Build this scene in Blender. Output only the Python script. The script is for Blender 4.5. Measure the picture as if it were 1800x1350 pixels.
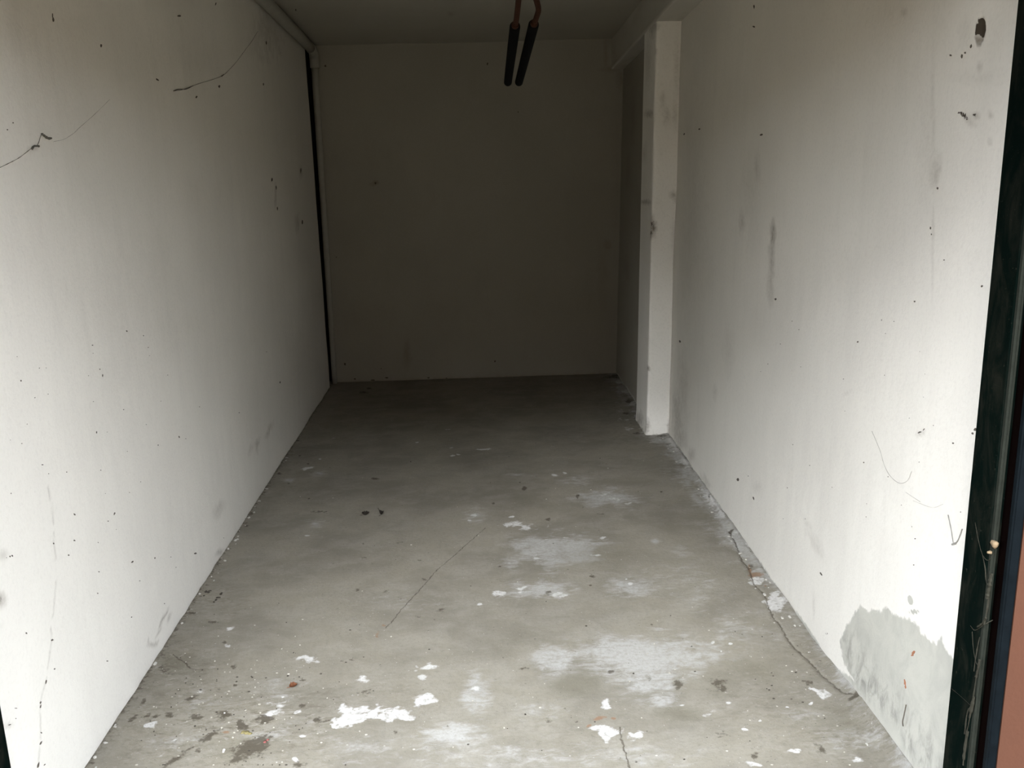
import bpy, bmesh, math, random
import numpy as np
from mathutils import Vector, Matrix
for o in list(bpy.data.objects): bpy.data.objects.remove(o)
random.seed(7); RNG = np.random.default_rng(7)
S = bpy.context.scene
COL = S.collection
# ------------------------------------------------------------------ camera
H, F = 1.6, 1619.0
def unit(v):
    v = np.array(v, float); return v / np.linalg.norm(v)
_Y = unit([(835-900)/F, -(282-675)/F, -1]); _Z = -unit([(1069-900)/F, -(7318-675)/F, -1])
_Z = unit(_Z - _Y*(_Z @ _Y)); _X = np.cross(_Y, _Z)
R = np.array([_X, _Y, _Z]); CP = np.array([0, 0, H])
cam = bpy.data.cameras.new('camera'); camo = bpy.data.objects.new('camera', cam); COL.objects.link(camo)
cam.sensor_width = 36; cam.lens = F/1800*36; cam.clip_start = 0.05
camo.matrix_world = Matrix.Translation(CP) @ Matrix(R.tolist()).to_4x4()
S.camera = camo
# ------------------------------------------------------------------ world, sun, exposure
W = bpy.data.worlds.new('overcast'); S.world = W; W.use_nodes = True
nt = W.node_tree; bg = nt.nodes['Background']
tc = nt.nodes.new('ShaderNodeTexCoord'); sep = nt.nodes.new('ShaderNodeSeparateXYZ'); cr = nt.nodes.new('ShaderNodeValToRGB')
nt.links.new(tc.outputs['Generated'], sep.inputs[0]); nt.links.new(sep.outputs['Z'], cr.inputs[0]); nt.links.new(cr.outputs[0], bg.inputs[0])
cr.color_ramp.elements[0].color = (.765, .815, .90, 1); cr.color_ramp.elements[1].color = (.935, .995, 1.10, 1)
cr.color_ramp.elements[0].position = .5
bg.inputs[1].default_value = 11.8
sun = bpy.data.lights.new('sun', 'SUN'); sun.energy = 13; sun.angle = math.radians(42); sun.color = (.97, .985, 1.0)
suno = bpy.data.objects.new('sun', sun); COL.objects.link(suno)
suno.rotation_euler = Vector((.12, .82, -.36)).to_track_quat('-Z', 'Y').to_euler()   # the sun behind bright cloud, over the left shoulder
vs = S.view_settings
vs.view_transform = 'Standard'; vs.look = 'None'; vs.gamma = 1; vs.exposure = 0; vs.use_curve_mapping = False
# ------------------------------------------------------------------ pixel rays to world planes
def on(u, v, ax, val):
    d = R @ unit([(u-900)/F, -(v-675)/F, -1]); t = (val - CP[ax]) / d[ax]; return CP + d*t
XL, XR, YB, YF = -1.125, 1.085, 6.80, 1.74
LEAN = .0155
def ceil_z(y): return 2.40 + .057*(YB - y)
def beam_z(y): return 2.20 + .057*(YB - y)
def fl(u, v): return on(u, v, 2, 0)
def wl(u, v): return on(u, v, 0, XL)
def wb(u, v): return on(u, v, 1, YB)
def wr(u, v):
    d = R @ unit([(u-900)/F, -(v-675)/F, -1]); n = np.array([1, 0, -LEAN]); t = (XR - CP @ n) / (d @ n); return CP + d*t
# ------------------------------------------------------------------ numpy noise
def _h(i, j, s):
    n = np.sin(i*127.1 + j*311.7 + s*74.7)*43758.5453; return n - np.floor(n)
def vnoise(x, y, s=0):
    i, j = np.floor(x), np.floor(y); a, b = x-i, y-j; a = a*a*(3-2*a); b = b*b*(3-2*b)
    return (_h(i,j,s)*(1-a)+_h(i+1,j,s)*a)*(1-b) + (_h(i,j+1,s)*(1-a)+_h(i+1,j+1,s)*a)*b
def fbm(x, y, s=0, o=4):
    r, a, t = 0, .5, 0
    for k in range(o): r = r + a*vnoise(x*2**k, y*2**k, s+k*13); t += a; a *= .5
    return r/t
# ------------------------------------------------------------------ object helpers
def tag(o, label=None, cat=None, group=None, kind=None):
    for k, v in (('label', label), ('category', cat), ('group', group), ('kind', kind)):
        if v: o[k] = v
    return o
def link(name, me, mat=None, parent=None, smooth=False):
    o = bpy.data.objects.new(name, me); COL.objects.link(o)
    for m in (mat if isinstance(mat, (list, tuple)) else [mat]):
        if m: me.materials.append(m)
    if parent is not None: o.parent = parent; o.matrix_parent_inverse = parent.matrix_world.inverted()
    if smooth: me.polygons.foreach_set('use_smooth', np.ones(len(me.polygons), bool))
    return o
def empty(name, loc=(0,0,0)):
    o = bpy.data.objects.new(name, None); o.location = loc; COL.objects.link(o); o.empty_display_size = .1
    bpy.context.view_layer.update(); return o
def bm_obj(name, bm, mat, parent=None, smooth=False):
    bmesh.ops.recalc_face_normals(bm, faces=bm.faces)
    me = bpy.data.meshes.new(name); bm.to_mesh(me); bm.free()
    return link(name, me, mat, parent, smooth)
def box(bm, lo, hi, bev=0):
    r = bmesh.ops.create_cube(bm, size=1); vs_ = r['verts']
    for v in vs_: v.co = Vector([lo[i] + (v.co[i]+.5)*(hi[i]-lo[i]) for i in range(3)])
    if bev:
        es = list({e for v in vs_ for e in v.link_edges})
        bmesh.ops.bevel(bm, geom=es, offset=bev, segments=2, affect='EDGES')
def tube(bm, pts, rad, n=12, cap=True):
    pts = [Vector(p) for p in pts]
    rs = rad if isinstance(rad, (list, tuple)) else [rad]*len(pts)
    rings = []; up = None
    for i, p in enumerate(pts):
        d = (pts[min(i+1, len(pts)-1)] - pts[max(i-1, 0)]).normalized()
        if up is None: up = d.orthogonal().normalized()
        up = (up - d*up.dot(d)).normalized(); sd = d.cross(up)
        rings.append([bm.verts.new(p + (up*math.cos(2*math.pi*k/n) + sd*math.sin(2*math.pi*k/n))*rs[i]) for k in range(n)])
    for a, b in zip(rings, rings[1:]):
        for k in range(n): bm.faces.new((a[k], a[(k+1) % n], b[(k+1) % n], b[k]))
    if cap:
        bm.faces.new(rings[0][::-1]); bm.faces.new(rings[-1])
def smooth_path(pts, m=6):
    P = [Vector(p) for p in pts]; P = [P[0]*2-P[1]] + P + [P[-1]*2-P[-2]]; out = []
    for i in range(1, len(P)-2):
        for k in range(m):
            t = k/m; a, b, c, d = P[i-1:i+3]
            out.append(.5*((2*b)+(c-a)*t+(2*a-5*b+4*c-d)*t*t+(3*b-a-3*c+d)*t**3))
    out.append(P[-2]); return out
def grid(name, A, B, fn, attrs, mat, extra=None, kind='structure'):
    """a surface of len(A) x len(B) vertices; fn(a,b) -> x,y,z; attrs(a,b,xyz) -> dict of point attributes; extra(bm) adds the slab behind it"""
    a, b = np.meshgrid(A, B, indexing='ij'); a, b = a.ravel(), b.ravel()
    xyz = np.stack(fn(a, b), 1).astype(np.float32)
    na, nb = len(A), len(B)
    i, j = np.meshgrid(np.arange(na-1), np.arange(nb-1), indexing='ij'); q = (i*nb+j).ravel()
    faces = np.stack([q, q+nb, q+nb+1, q+1], 1).astype(np.int32)
    n0 = len(xyz); f0 = len(faces)
    if extra:
        bm = bmesh.new(); extra(bm); bm.verts.index_update()
        ev = np.array([v.co[:] for v in bm.verts], np.float32)
        ef = np.array([[v.index for v in f.verts] for f in bm.faces], np.int32)+n0; bm.free()
        xyz_all = np.vstack([xyz, ev]); faces = np.vstack([faces, ef])
    else: xyz_all = xyz
    me = bpy.data.meshes.new(name)
    me.vertices.add(len(xyz_all)); me.vertices.foreach_set('co', xyz_all.ravel())
    me.loops.add(faces.size); me.loops.foreach_set('vertex_index', faces.ravel())
    me.polygons.add(len(faces)); me.polygons.foreach_set('loop_start', np.arange(0, faces.size, 4, dtype=np.int32))
    sm = np.zeros(len(faces), bool); sm[:f0] = True
    me.update(calc_edges=True); me.polygons.foreach_set('use_smooth', sm)
    for k, v in attrs(a, b, xyz).items():
        at = me.attributes.new(k, 'FLOAT', 'POINT'); z = np.zeros(len(xyz_all), np.float32)
        if k.startswith('crack') or k == 'patch': z[:] = 1
        z[:n0] = v; at.data.foreach_set('value', z)
    o = link(name, me, mat)
    if kind: o['kind'] = kind
    return o
# ------------------------------------------------------------------ material helpers
class N:
    def __init__(s, name, rough=.9, spec=.25):
        s.m = bpy.data.materials.new(name); s.m.use_nodes = True; s.t = s.m.node_tree
        s.b = s.t.nodes['Principled BSDF']; s.b.inputs['Roughness'].default_value = rough; s.b.inputs['Specular IOR Level'].default_value = spec
        s.geo = s.t.nodes.new('ShaderNodeNewGeometry').outputs['Position']
    def put(s, sock, v):
        if hasattr(v, 'links') or isinstance(v, bpy.types.NodeSocket): s.t.links.new(v, sock)
        else: sock.default_value = v if not isinstance(v, tuple) or len(v) == 4 or sock.type == 'VECTOR' else (*v, 1)
    def noise(s, scale, detail=4, rough=.55, stretch=None, dist=0):
        n = s.t.nodes.new('ShaderNodeTexNoise'); n.inputs['Scale'].default_value = scale; n.inputs['Detail'].default_value = detail
        n.inputs['Roughness'].default_value = rough; n.inputs['Distortion'].default_value = dist
        src = s.geo
        if stretch:
            mp = s.t.nodes.new('ShaderNodeMapping'); mp.inputs['Scale'].default_value = stretch; s.t.links.new(src, mp.inputs[0]); src = mp.outputs[0]
        s.t.links.new(src, n.inputs['Vector']); return n.outputs['Fac']
    def attr(s, name):
        n = s.t.nodes.new('ShaderNodeAttribute'); n.attribute_name = name; return n.outputs['Fac']
    def math(s, op, a, b=0.0, c=0.0):
        n = s.t.nodes.new('ShaderNodeMath'); n.operation = op
        for k, v in enumerate((a, b, c)): s.put(n.inputs[k], v)
        return n.outputs[0]
    def ramp(s, v, lo, hi, a=0.0, b=1.0):
        n = s.t.nodes.new('ShaderNodeMapRange'); n.interpolation_type = 'SMOOTHSTEP'
        for k, x in enumerate((v, lo, hi, a, b)): s.put(n.inputs[k], x)
        return n.outputs[0]
    def mix(s, f, a, b, blend='MIX'):
        n = s.t.nodes.new('ShaderNodeMix'); n.data_type = 'RGBA'; n.blend_type = blend
        s.put(n.inputs[0], f); s.put(n.inputs[6], a); s.put(n.inputs[7], b); return n.outputs[2]
    def bump(s, h, strength=.3, dist=.004):
        n = s.t.nodes.new('ShaderNodeBump'); n.inputs['Strength'].default_value = strength; n.inputs['Distance'].default_value = dist
        s.t.links.new(h, n.inputs['Height']); s.t.links.new(n.outputs[0], s.b.inputs['Normal'])
    def color(s, c): s.put(s.b.inputs['Base Color'], c); return s
def plain(name, col, rough=.8, var=.25, scale=60, bump=.2, metal=0, spec=.3):
    n = N(name, rough, spec); f = n.noise(scale)
    n.color(n.mix(f, tuple(c*(1-var) for c in col), tuple(min(1, c*(1+var)) for c in col))); n.bump(n.noise(scale*3), bump, .002)
    n.b.inputs['Metallic'].default_value = metal; return n.m
def plaster(name, base=(.74, .718, .655)):
    n = N(name, .92, .15)
    c = n.mix(n.ramp(n.noise(1.3, 5), .35, .7), base, tuple(x*.93 for x in base))
    c = n.mix(n.ramp(n.noise(7, 5, .6, (1, 1, .25)), .5, .8, 0, .35), c, tuple(x*.86 for x in base))
    c = n.mix(n.ramp(n.noise(90, 3), .45, .75, 0, .12), c, (.45, .43, .39))
    st = n.attr('stain'); nn = n.noise(45, 5, .65); n2 = n.noise(160, 4)
    sm = n.math('MULTIPLY', st, n.ramp(nn, .25, .7, .55, 1.15))
    c = n.mix(sm, c, (.16, .135, .10))  # stain mask also carries shade painted by the pillar and in the hole
    gp = n.ramp(n.math('ADD', n.attr('grey'), n.math('MULTIPLY', n.math('SUBTRACT', nn, .5), .5)), .42, .58)
    sw = n.mix(n.ramp(n.noise(9, 5, .6, (1, 1, 1), 1.4), .35, .7), (.455, .448, .395), (.40, .395, .35))
    sw = n.mix(n.math('MULTIPLY', n.attr('low'), n.ramp(n.noise(22, 6, .7, (1, 1.2, .6), .5), .42, .68)), sw, (.24, .236, .21))
    c = n.mix(gp, c, sw)
    dk = n.ramp(n.math('ADD', n.attr('dark'), n.math('MULTIPLY', n.math('SUBTRACT', n2, .5), .7)), .45, .62)
    c = n.mix(dk, c, (.055, .045, .034))
    n.color(c)
    hgt = n.math('ADD', n.math('MULTIPLY', n.noise(14, 4, .5, (1, 1, .6)), .7), n.math('MULTIPLY', n.noise(120, 4, .6), .35))
    hgt = n.math('ADD', hgt, n.math('MULTIPLY', gp, -.25))
    n.bump(hgt, .32, .006)
    return n.m
M = {}
M['wall'] = plaster('whitewashed_plaster')
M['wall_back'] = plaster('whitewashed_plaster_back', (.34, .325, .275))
M['pillar'] = plaster('white_pillar_paint', (.86, .845, .79))
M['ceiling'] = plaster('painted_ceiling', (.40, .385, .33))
M['pipe'] = plain('white_painted_pipe', (.34, .335, .29), .7, .12, 25, .15)
M['slot_shade'] = plain('slot_shade_black', (.02, .019, .017), .95)
M['green'] = plain('dark_green_paint', (.0015, .002, .0018), .55, .3, 30, .15, spec=.0)
def dusty(name, col, dust, amt):
    n = N(name, .6, .0); f = n.ramp(n.noise(18, 6, .7, (1, 1, .35), .8), .42, .72); g = n.ramp(n.noise(120, 3, .6), .66, .74)
    c = n.mix(n.math('MULTIPLY', f, amt), col, dust); n.color(n.mix(n.math('MULTIPLY', g, amt), c, tuple(x*1.8 for x in dust))); n.bump(n.noise(60, 4), .2, .002); return n.m
M['green'] = dusty('dusty_green_paint', (.0020, .0044, .0035), (.012, .0125, .0095), .8)
M['green_edge'] = plain('worn_green_paint', (.019, .0215, .017), .6, .35, 50, .3, spec=.02)
M['blue'] = plain('blue_green_metal_edge', (.0035, .0055, .007), .45, .5, 40, .3, spec=.05)
M['blackbrown'] = plain('dark_brown_gap', (.0025, .0014, .0012), .85, spec=0)
M['render'] = plain('red_brown_render', (.060, .0215, .0097), .9, .08, 30, .25)
M['rod'] = plain('rusty_rod', (.022, .009, .005), .85, .5, 60, .4, spec=.05)
M['sleeve'] = plain('black_rubber', (.0025, .0025, .0025), .8, .3, 80, .2, spec=.02)
M['bracket'] = plain('grey_steel', (.12, .12, .115), .5)
M['dirt'] = plain('dirt_speck', (.095, .083, .066), .95, .4, 200)
M['soft'] = plain('grey_speck', (.26, .25, .225), .95, .3, 200)
M['web'] = plain('dusty_cobweb', (.10, .095, .08), 1, .4, 120)
M['webpale'] = plain('pale_cobweb', (.030, .029, .022), 1, .5, 90, spec=0)
M['thread'] = plain('faint_thread', (.42, .40, .36), 1, .2, 90, spec=0)
M['cocoon'] = plain('cream_silk', (.20, .145, .085), .9, .2, 150)
M['rust'] = plain('orange_chip', (.30, .13, .07), .9, .3, 150)
M['leaf'] = plain('dry_leaf', (.19, .075, .035), .8, .3, 120)
M['clod'] = plain('dark_clod', (.05, .043, .034), .95, .5, 220, .8)
M['white'] = plain('white_flake', (.60, .59, .565), .9, .08, 120)
M['sand'] = plain('pale_crumb', (.36, .34, .285), .9, .2, 200)
M['yellow'] = plain('yellow_scrap', (.20, .17, .075), .7, .3, 150)
M['red'] = plain('red_scrap', (.22, .075, .065), .7, .2, 150)
M['drive'] = plain('unseen_dark_yard', (.11, .082, .046), .9, .2, 6)
M['blocker'] = plain('brown_blocker', (.075, .048, .032), .9, .25, 8)
# ------------------------------------------------------------------ stains and painted shade: helpers on a plane
def blob(P, Q, c, e1, e2, soft=1.0):
    """elliptic bump: P,Q plane coordinates, c centre, e1,e2 half axes as plane vectors; 1 at the centre, .5 at the rim"""
    det = e1[0]*e2[1]-e1[1]*e2[0]
    x, y = P-c[0], Q-c[1]
    a = (x*e2[1]-y*e2[0])/det; b = (-x*e1[1]+y*e1[0])/det
    r = np.sqrt(a*a+b*b)
    return np.clip(1-.5*r**soft, 0, 1)
def marks(P, Q, to, ax, lst, warp=.25, seed=0, soft=1.4, per=25.):
    out = np.zeros_like(P)
    wx = (fbm(P*per, Q*per, seed)-.5); wy = (fbm(P*per+37, Q*per+11, seed+5)-.5)
    for m in lst:
        u, v, ru, rv = m[:4]; s = m[4] if len(m) > 4 else 1.0; ang = math.radians(m[5]) if len(m) > 5 else 0
        c = to(u, v); cu, su = math.cos(ang), math.sin(ang)
        e1 = to(u+ru*cu, v+ru*su)-c; e2 = to(u-rv*su, v+rv*cu)-c
        g = [c[ax[0]], c[ax[1]]]; f1 = [e1[ax[0]], e1[ax[1]]]; f2 = [e2[ax[0]], e2[ax[1]]]
        a_, b_ = np.hypot(*f1), np.hypot(*f2)
        if a_ < .0055: f1 = [q*.0055/a_ for q in f1]
        if b_ < .0055: f2 = [q*.0055/b_ for q in f2]
        L = max(np.hypot(*f1), np.hypot(*f2)); sz = min(np.hypot(*f1), np.hypot(*f2))
        sel = (abs(P-g[0]) < 2.6*L+.02) & (abs(Q-g[1]) < 2.6*L+.02)
        if not sel.any(): continue
        w = warp*sz*4
        out[sel] = np.maximum(out[sel], s*blob(P[sel]+wx[sel]*w, Q[sel]+wy[sel]*w, g, f1, f2, soft))
    return out
def seg_dist(P, Q, pts):
    best = np.full(P.shape, 9.); sign = np.ones(P.shape)
    for (x0, y0), (x1, y1) in zip(pts, pts[1:]):
        dx, dy = x1-x0, y1-y0; L2 = dx*dx+dy*dy
        t = ((P-x0)*dx+(Q-y0)*dy)/L2; tc_ = np.clip(t, 0, 1)
        d = np.hypot(P-x0-tc_*dx, Q-y0-tc_*dy); k = d < best
        best[k] = d[k]; sign[k] = np.sign((P-x0)*dy-(Q-y0)*dx)[k]
        sign[k & ((t < -.0) | (t > 1.0))] *= 1
    return best, sign
def crack_field(P, Q, pts):
    d, s = seg_dist(P, Q, pts); f = np.clip(d*s*20, -1, 1)              # 5 cm -> 1
    (x0, y0), (x1, y1) = pts[0], pts[1]; (xa, ya), (xb, yb) = pts[-2], pts[-1]
    off = ((P-x0)*(x1-x0)+(Q-y0)*(y1-y0) < 0) & (np.hypot(P-x0, Q-y0) < .2) | ((P-xb)*(xb-xa)+(Q-yb)*(yb-ya) > 0) & (np.hypot(P-xb, Q-yb) < .2)
    f[off] = 1
    return f
def poly_sdf(P, Q, pts):
    n = len(pts); d, _ = seg_dist(P, Q, pts+[pts[0]]); ins = np.zeros(P.shape, bool)
    for i in range(n):
        (x0, y0), (x1, y1) = pts[i], pts[(i+1) % n]
        if y0 == y1: continue
        ins ^= ((y0 > Q) != (y1 > Q)) & (P < (x1-x0)*(Q-y0)/(y1-y0)+x0)
    return np.where(ins, d, -d)
geom = lambda a, b, n: a*(b/a)**np.linspace(0, 1, n)
# ------------------------------------------------------------------ floor
WHITE = [(613,1261,30,17),(659,1252,26,14),(699,1256,24,13,.95),(589,1277,10,7),(744,1231,22,10),(751,1173,18,7,.8),(739,1192,14,8,.68),(636,1195,13,8,.85),
 (539,1159,19,7,.9),(486,1240,12,14,.75,-50),(477,1255,16,8,.85),(525,1251,6,4,1),(533,1295,7,3),(523,1335,7,5),(836,1209,12,5,.8),(877,1044,12,5,.9),(843,1062,7,3),
 (919,1035,13,5,.75),(980,1048,18,6,.7),(1065,1237,10,9,.95),(1063,1288,24,12,1.05),(1121,1293,18,9,.85),(1364,1059,15,18,1.1),(1332,1022,13,7,1),(1244,1257,14,8,.75),
 (1253,1129,5,3.5,1),(1283,1132,5,2.5,1),(1268,1145,3,2,1),(905,921,18,5,.95),(927,925,14,6,.85),(965,924,14,5,.65),(901,909,5,2,1),(993,943,12,4,.7),(960,950,10,4,.62),(1060,945,5,3,.9),(1047,977,8,3,.7),
 (945,978,12,5,.62),(1105,886,10,2.5,.8),(1065,868,22,5,.62),(1085,878,18,5,.66),(975,835,6,2.5,.9),(992,831,5,2,.9),(1108,1027,6,3,.95),(1100,1019,3,2,.9),(831,907,6,3.5,.85),(824,915,5,2.5,.85),
 (541,823,13,3,.9,-12),(563,807,4,1.4,.9),(539,941,5,2,.9),(850,789,12,2,1,-5),(795,801,4,1.8,1),(805,799,5,1.5,.9),(733,777,5,1.2,1),(787,755,5,1.2,.9),(587,770,4,1,.8),(794,787,4,1.4,.8),
 (1398,1321,12,5,.95),(1443,1219,15,8,.95,30),(1509,1336,18,8,.65),(1278,1235,5,3,1),(1309,1283,9,2.5,.95,12),(1384,1243,4,2,1),(1425,1237,5,2.5,1),(1336,1268,4,1.6,1),(1326,1345,14,6,.8),
 (1295,917,5,8,1.1,15),(1305,945,5,4,.9),(1316,961,7,4,1),(1106,754,10,5,.62),(1160,776,26,5,.62),(1194,796,13,8,.62,35),(1216,820,14,8,.66,40),(1238,845,12,8,.66,45),(1090,722,14,4,.6),(1100,738,12,4,.62),(1085,708,8,3,.56),
 (404,1105,10,4,.9,-25),(400,1136,7,3,.8),(268,1274,14,4,1,-12),(316,1290,8,3,.7,-25),(350,1216,8,3,.6),(285,1328,20,4,.66,-22),(310,1300,12,3,.6,-25),(497,1225,5,3,.7),(1200,1240,8,3,.6),(1265,956,6,2,.6)]
HAZE = [(835,1215,24,38,.8),(795,1290,50,24,.9),(953,1035,55,18,.85),(1127,1155,115,38,1.1),(972,1160,32,26,.9),(1140,1202,55,30,.8),(1167,1232,26,12,.8),(975,965,70,30,.95),(1071,876,48,16,.9),(915,834,26,2.5,.7),
 (1153,951,9,5,.9),(1113,1033,50,17,.75),(832,905,18,18,.6),(507,845,10,5,.7),(560,833,16,8,.6),(555,921,18,10,.6),(1200,970,25,12,.55),(1300,1110,70,40,.45),(1180,1010,60,30,.4),(500,1210,60,30,.4),(470,1290,60,24,.5),
 (1500,1300,70,24,.5),(880,1330,180,26,.5),(640,1320,90,26,.45),(380,1230,60,24,.4),(1230,1040,40,40,.45),(950,1250,60,20,.4),(1015,845,34,14,.5),(700,1060,120,24,.3),(1210,830,50,18,.4),(1110,1330,120,20,.5),(300,1310,60,18,.5),(1420,1260,60,16,.4)]
DARK = [(392,1258,10,7,1),(425,1275,8,9,1),(464,1264,13,6,1),(347,1260,11,6,.8),(298,1257,8,5,.8),(270,1260,10,3,.7,-15),(436,1316,28,13,1.0,-25),(419,1334,15,9,.85,-20),(456,1302,9,7,.85,-40),(370,1295,22,5,.75,-28),(305,1337,22,4,.85,-30),(332,1318,14,3,.7,-25),
 (559,1265,9,6,.75),(573,1269,6,2.5,.75),(531,1240,4,5,.75),(531,1193,7,3.5,.75),(522,1346,10,5,.85),(349,1320,6,4.5,.85),(1191,1203,8,9,.8),(1261,1203,17,12,.62,20),(1270,1210,8,7,.72),(1140,1192,5,6,.6),(1075,1181,6,3.5,.75),
 (919,1175,9,3,.6),(964,1267,7,4.5,.6),(1327,1329,9,6,.75,25),(1271,1290,16,5,.5),(1440,1316,11,6,.7,28),(1419,1201,10,4,.66,10),(1503,1235,16,4,.8),(1566,1291,15,4,.75,12),(1470,1105,5,3,.8),(1145,1098,3,2,.8),(735,1085,5,2.5,.5),
 (620,1160,12,3,.6,-14),(600,1163,5,2,.65),(641,1218,12,4,.55,-15),(695,1288,6,5,.55),(776,1072,6,2.5,.66),(680,1041,5,3,.5),(627,1038,5,3.5,.55),(880,1020,8,3,.4),(1043,1013,6,3,.75),(965,1042,6,4,.75),(1015,1268,3,2,.7),
 (285,1153,8,3,.6),(255,1258,9,4,.75,-35),(232,1265,12,4,.75,-35),(250,1235,10,4,.6,-40),(290,1180,14,10,.5),(413,1205,3,2,.8),(385,1212,3,2,.85),(340,1226,12,2.5,.75,-20),(410,1173,8,3.5,.75,-25),(315,1213,4,2,.8),(1285,936,4,3,.8),(1282,905,3,8,.62,-20),
 (1320,998,4,4,.7),(1196,790,5,3,.7),(1117,762,6,2.5,.7),(1104,706,6,4,.75),(1128,745,3,6,.8),(1100,727,8,2,.7),(1161,768,10,2,.7),(1176,782,6,2,.6),(1211,806,5,4,.7,30),(1246,876,2,6,.6,-15),(640,690,8,1.5,.7),(650,683,4,1.5,.8),(1080,662,14,3,.8),
 (375,1094,8,4,.75),(395,1128,4,2.5,.9),(339,1078,5,2,.8),(424,890,6,2,.9),(443,903,3,2,.9),(432,925,3,2,.8),(463,866,4,1.5,.8),(492,833,4,2,.9),(507,849,3,1.5,.8),(542,816,3,1.3,.9),(659,841,5,2,.9),(521,775,4,1.8,.9),(527,802,3,1.5,.7),(543,876,2,1.5,.9),(640,956,3,2,.7),
 (922,858,4,3,1),(1015,872,3,4,.8),(867,885,3,3,.7),(1056,904,6,1.5,.7),(963,913,6,2,.8),(1163,865,2,1.5,.9),(878,995,2,1.3,.9),(1038,1029,2.5,2,1),(640,980,7,1.6,.6),(702,954,7,1.5,.6),(740,985,7,2,.55,15),(744,1019,5,2,.6),(570,900,18,1.6,.5,8),(552,900,20,1.4,.45,10)]
GRIME = [(400,1275,190,85,1),(300,1180,80,50,.8),(1500,1290,130,70,.8),(1350,1230,120,50,.5),(1430,1140,60,60,.5),(370,1060,50,40,.6),(640,1230,120,60,.35),(1110,730,50,50,.6),(1040,1300,160,60,.35),(480,800,60,60,.4)]
RUST = [(1329,1011,13,4,1),(1057,1263,14,4,.85,-8),(1079,1263,5,3,1),(1036,1276,8,2.5,.8,-20),(398,1288,9,2.5,.9),(1318,1004,3,12,.9,-15),(1345,1030,4,3,.6),(663,1117,5,11,.6,15),(672,1100,10,4,.6),(1430,1314,8,4,.5),(765,1215,12,4,.45),(630,1205,8,3,.3)]
DAMP = [(1015,1203,45,24,.9),(1193,1256,46,14,.75),(1310,1175,60,26,.6),(1270,1205,40,24,.6),(900,1130,80,22,.4),(1080,980,100,22,.5),(700,1180,80,20,.3),(310,1170,40,22,.7),(980,890,50,10,.4),(920,880,30,18,.5),(1250,900,40,20,.5),(420,1320,60,26,.5),(1480,1270,60,30,.5),(1180,925,60,20,.4)]
def lf(pts): return [tuple(fl(*p)[:2]) for p in pts]
CRK = {'crack_a': lf([(853,928),(800,975),(770,1000),(735,1040),(705,1072),(690,1092),(676,1105)]),
 'crack_b': lf([(1281,935),(1294,960),(1303,985),(1317,1003),(1326,1030),(1343,1045),(1350,1065),(1358,1085),(1372,1100),(1383,1122),(1394,1137),(1412,1153),(1427,1168),(1440,1185),(1462,1205),(1480,1222),(1512,1240)]),
 'crack_c': lf([(1089,1276),(1092,1300),(1097,1318),(1102,1332),(1106,1352)]),
 'crack_d': lf([(303,1150),(312,1158),(325,1165),(333,1175),(350,1178)])}
fa = geom(1.70, 6.85, 700); fb = np.linspace(-1.2, 1.2, 520)
def floor_fn(y, x):
    z = (fbm(x*3, y*3, 3)-.5)*.006
    z += (.010+.014*np.clip((y-3.1)/.5, 0, 1))*np.exp(-np.abs(x-(XR-.01))/.035)*fbm(x*20, y*9, 8) + .006*np.exp(-np.abs(x-XL)/.03)*fbm(x*20, y*12, 9)
    d, s = seg_dist(x, y, CRK['crack_b']); z -= .004*np.exp(-(d/.006)**2)
    z += .035*np.exp(-np.abs(XR+.004-x)/.028)*np.clip((2.75-y)/.35, 0, 1)   # mortar fillet swept up the wall foot
    return x, y, z
def floor_attr(y, x, xyz):
    A = (0, 1); r = dict(white=marks(x, y, fl, A, WHITE, .55, 1, 1.5, 35), haze=marks(x, y, fl, A, HAZE, .35, 2, 1.3, 12),
        dark=marks(x, y, fl, A, DARK, .5, 3, 1.4, 35), rust=marks(x, y, fl, A, RUST, .4, 4), damp=marks(x, y, fl, A, DAMP, .3, 5, 1.4, 8), grime=marks(x, y, fl, A, GRIME, .3, 6, 1.2, 6))
    deep = np.clip((y-3.1)/.5, 0, 1)
    edge = np.exp(-np.abs(x-XR)/(.05+.03*deep))*(.55+.6*deep)*fbm(x*22, y*10, 31)*2
    edge = np.maximum(edge, deep*1.3*np.exp(-np.abs(x-1.02)/.09)*(y > 5.0)*fbm(x*16, y*9, 33, 5)*1.5)
    r['white'] = np.maximum(r['white'], .85*deep*np.exp(-np.abs(x-XR+.015)/.06)*np.clip(fbm(x*18, y*9, 35)*2.4-.5, 0, 1))
    r['white'] = np.maximum(r['white'], .72*np.exp(-((x-.99)/.09)**2)*np.clip((y-5.0)/.2, 0, 1)*np.clip(fbm(x*14, y*10, 36, 5)*2.4-.6, 0, 1))
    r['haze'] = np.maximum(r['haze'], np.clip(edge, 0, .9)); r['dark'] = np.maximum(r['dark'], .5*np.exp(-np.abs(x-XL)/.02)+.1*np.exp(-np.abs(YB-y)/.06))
    for k, p in CRK.items(): r[k] = crack_field(x, y, p)
    return r
n = N('worn_concrete', .88, .25)
n1 = n.noise(2.2, 6, .6); n2 = n.noise(8, 6, .65, (.8, 1.15, 1), .4); n3 = n.noise(70, 5, .65); n4 = n.noise(240, 3, .6); n5 = n.noise(28, 6, .7, (.6, 1.3, 1), .6)
c = n.mix(n.ramp(n1, .38, .62), (.222, .204, .162), (.170, .156, .125))
c = n.mix(n.ramp(n2, .40, .68, 0, .6), c, (.25, .234, .196))
c = n.mix(n.ramp(n3, .45, .7, 0, .3), c, (.14, .13, .112))
c = n.mix(n.ramp(n4, .62, .72, 0, .35), c, (.12, .11, .095))
hz = n.ramp(n.math('ADD', n.attr('haze'), n.math('MULTIPLY', n.math('SUBTRACT', n5, .5), 1.6)), .22, .85)
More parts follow.
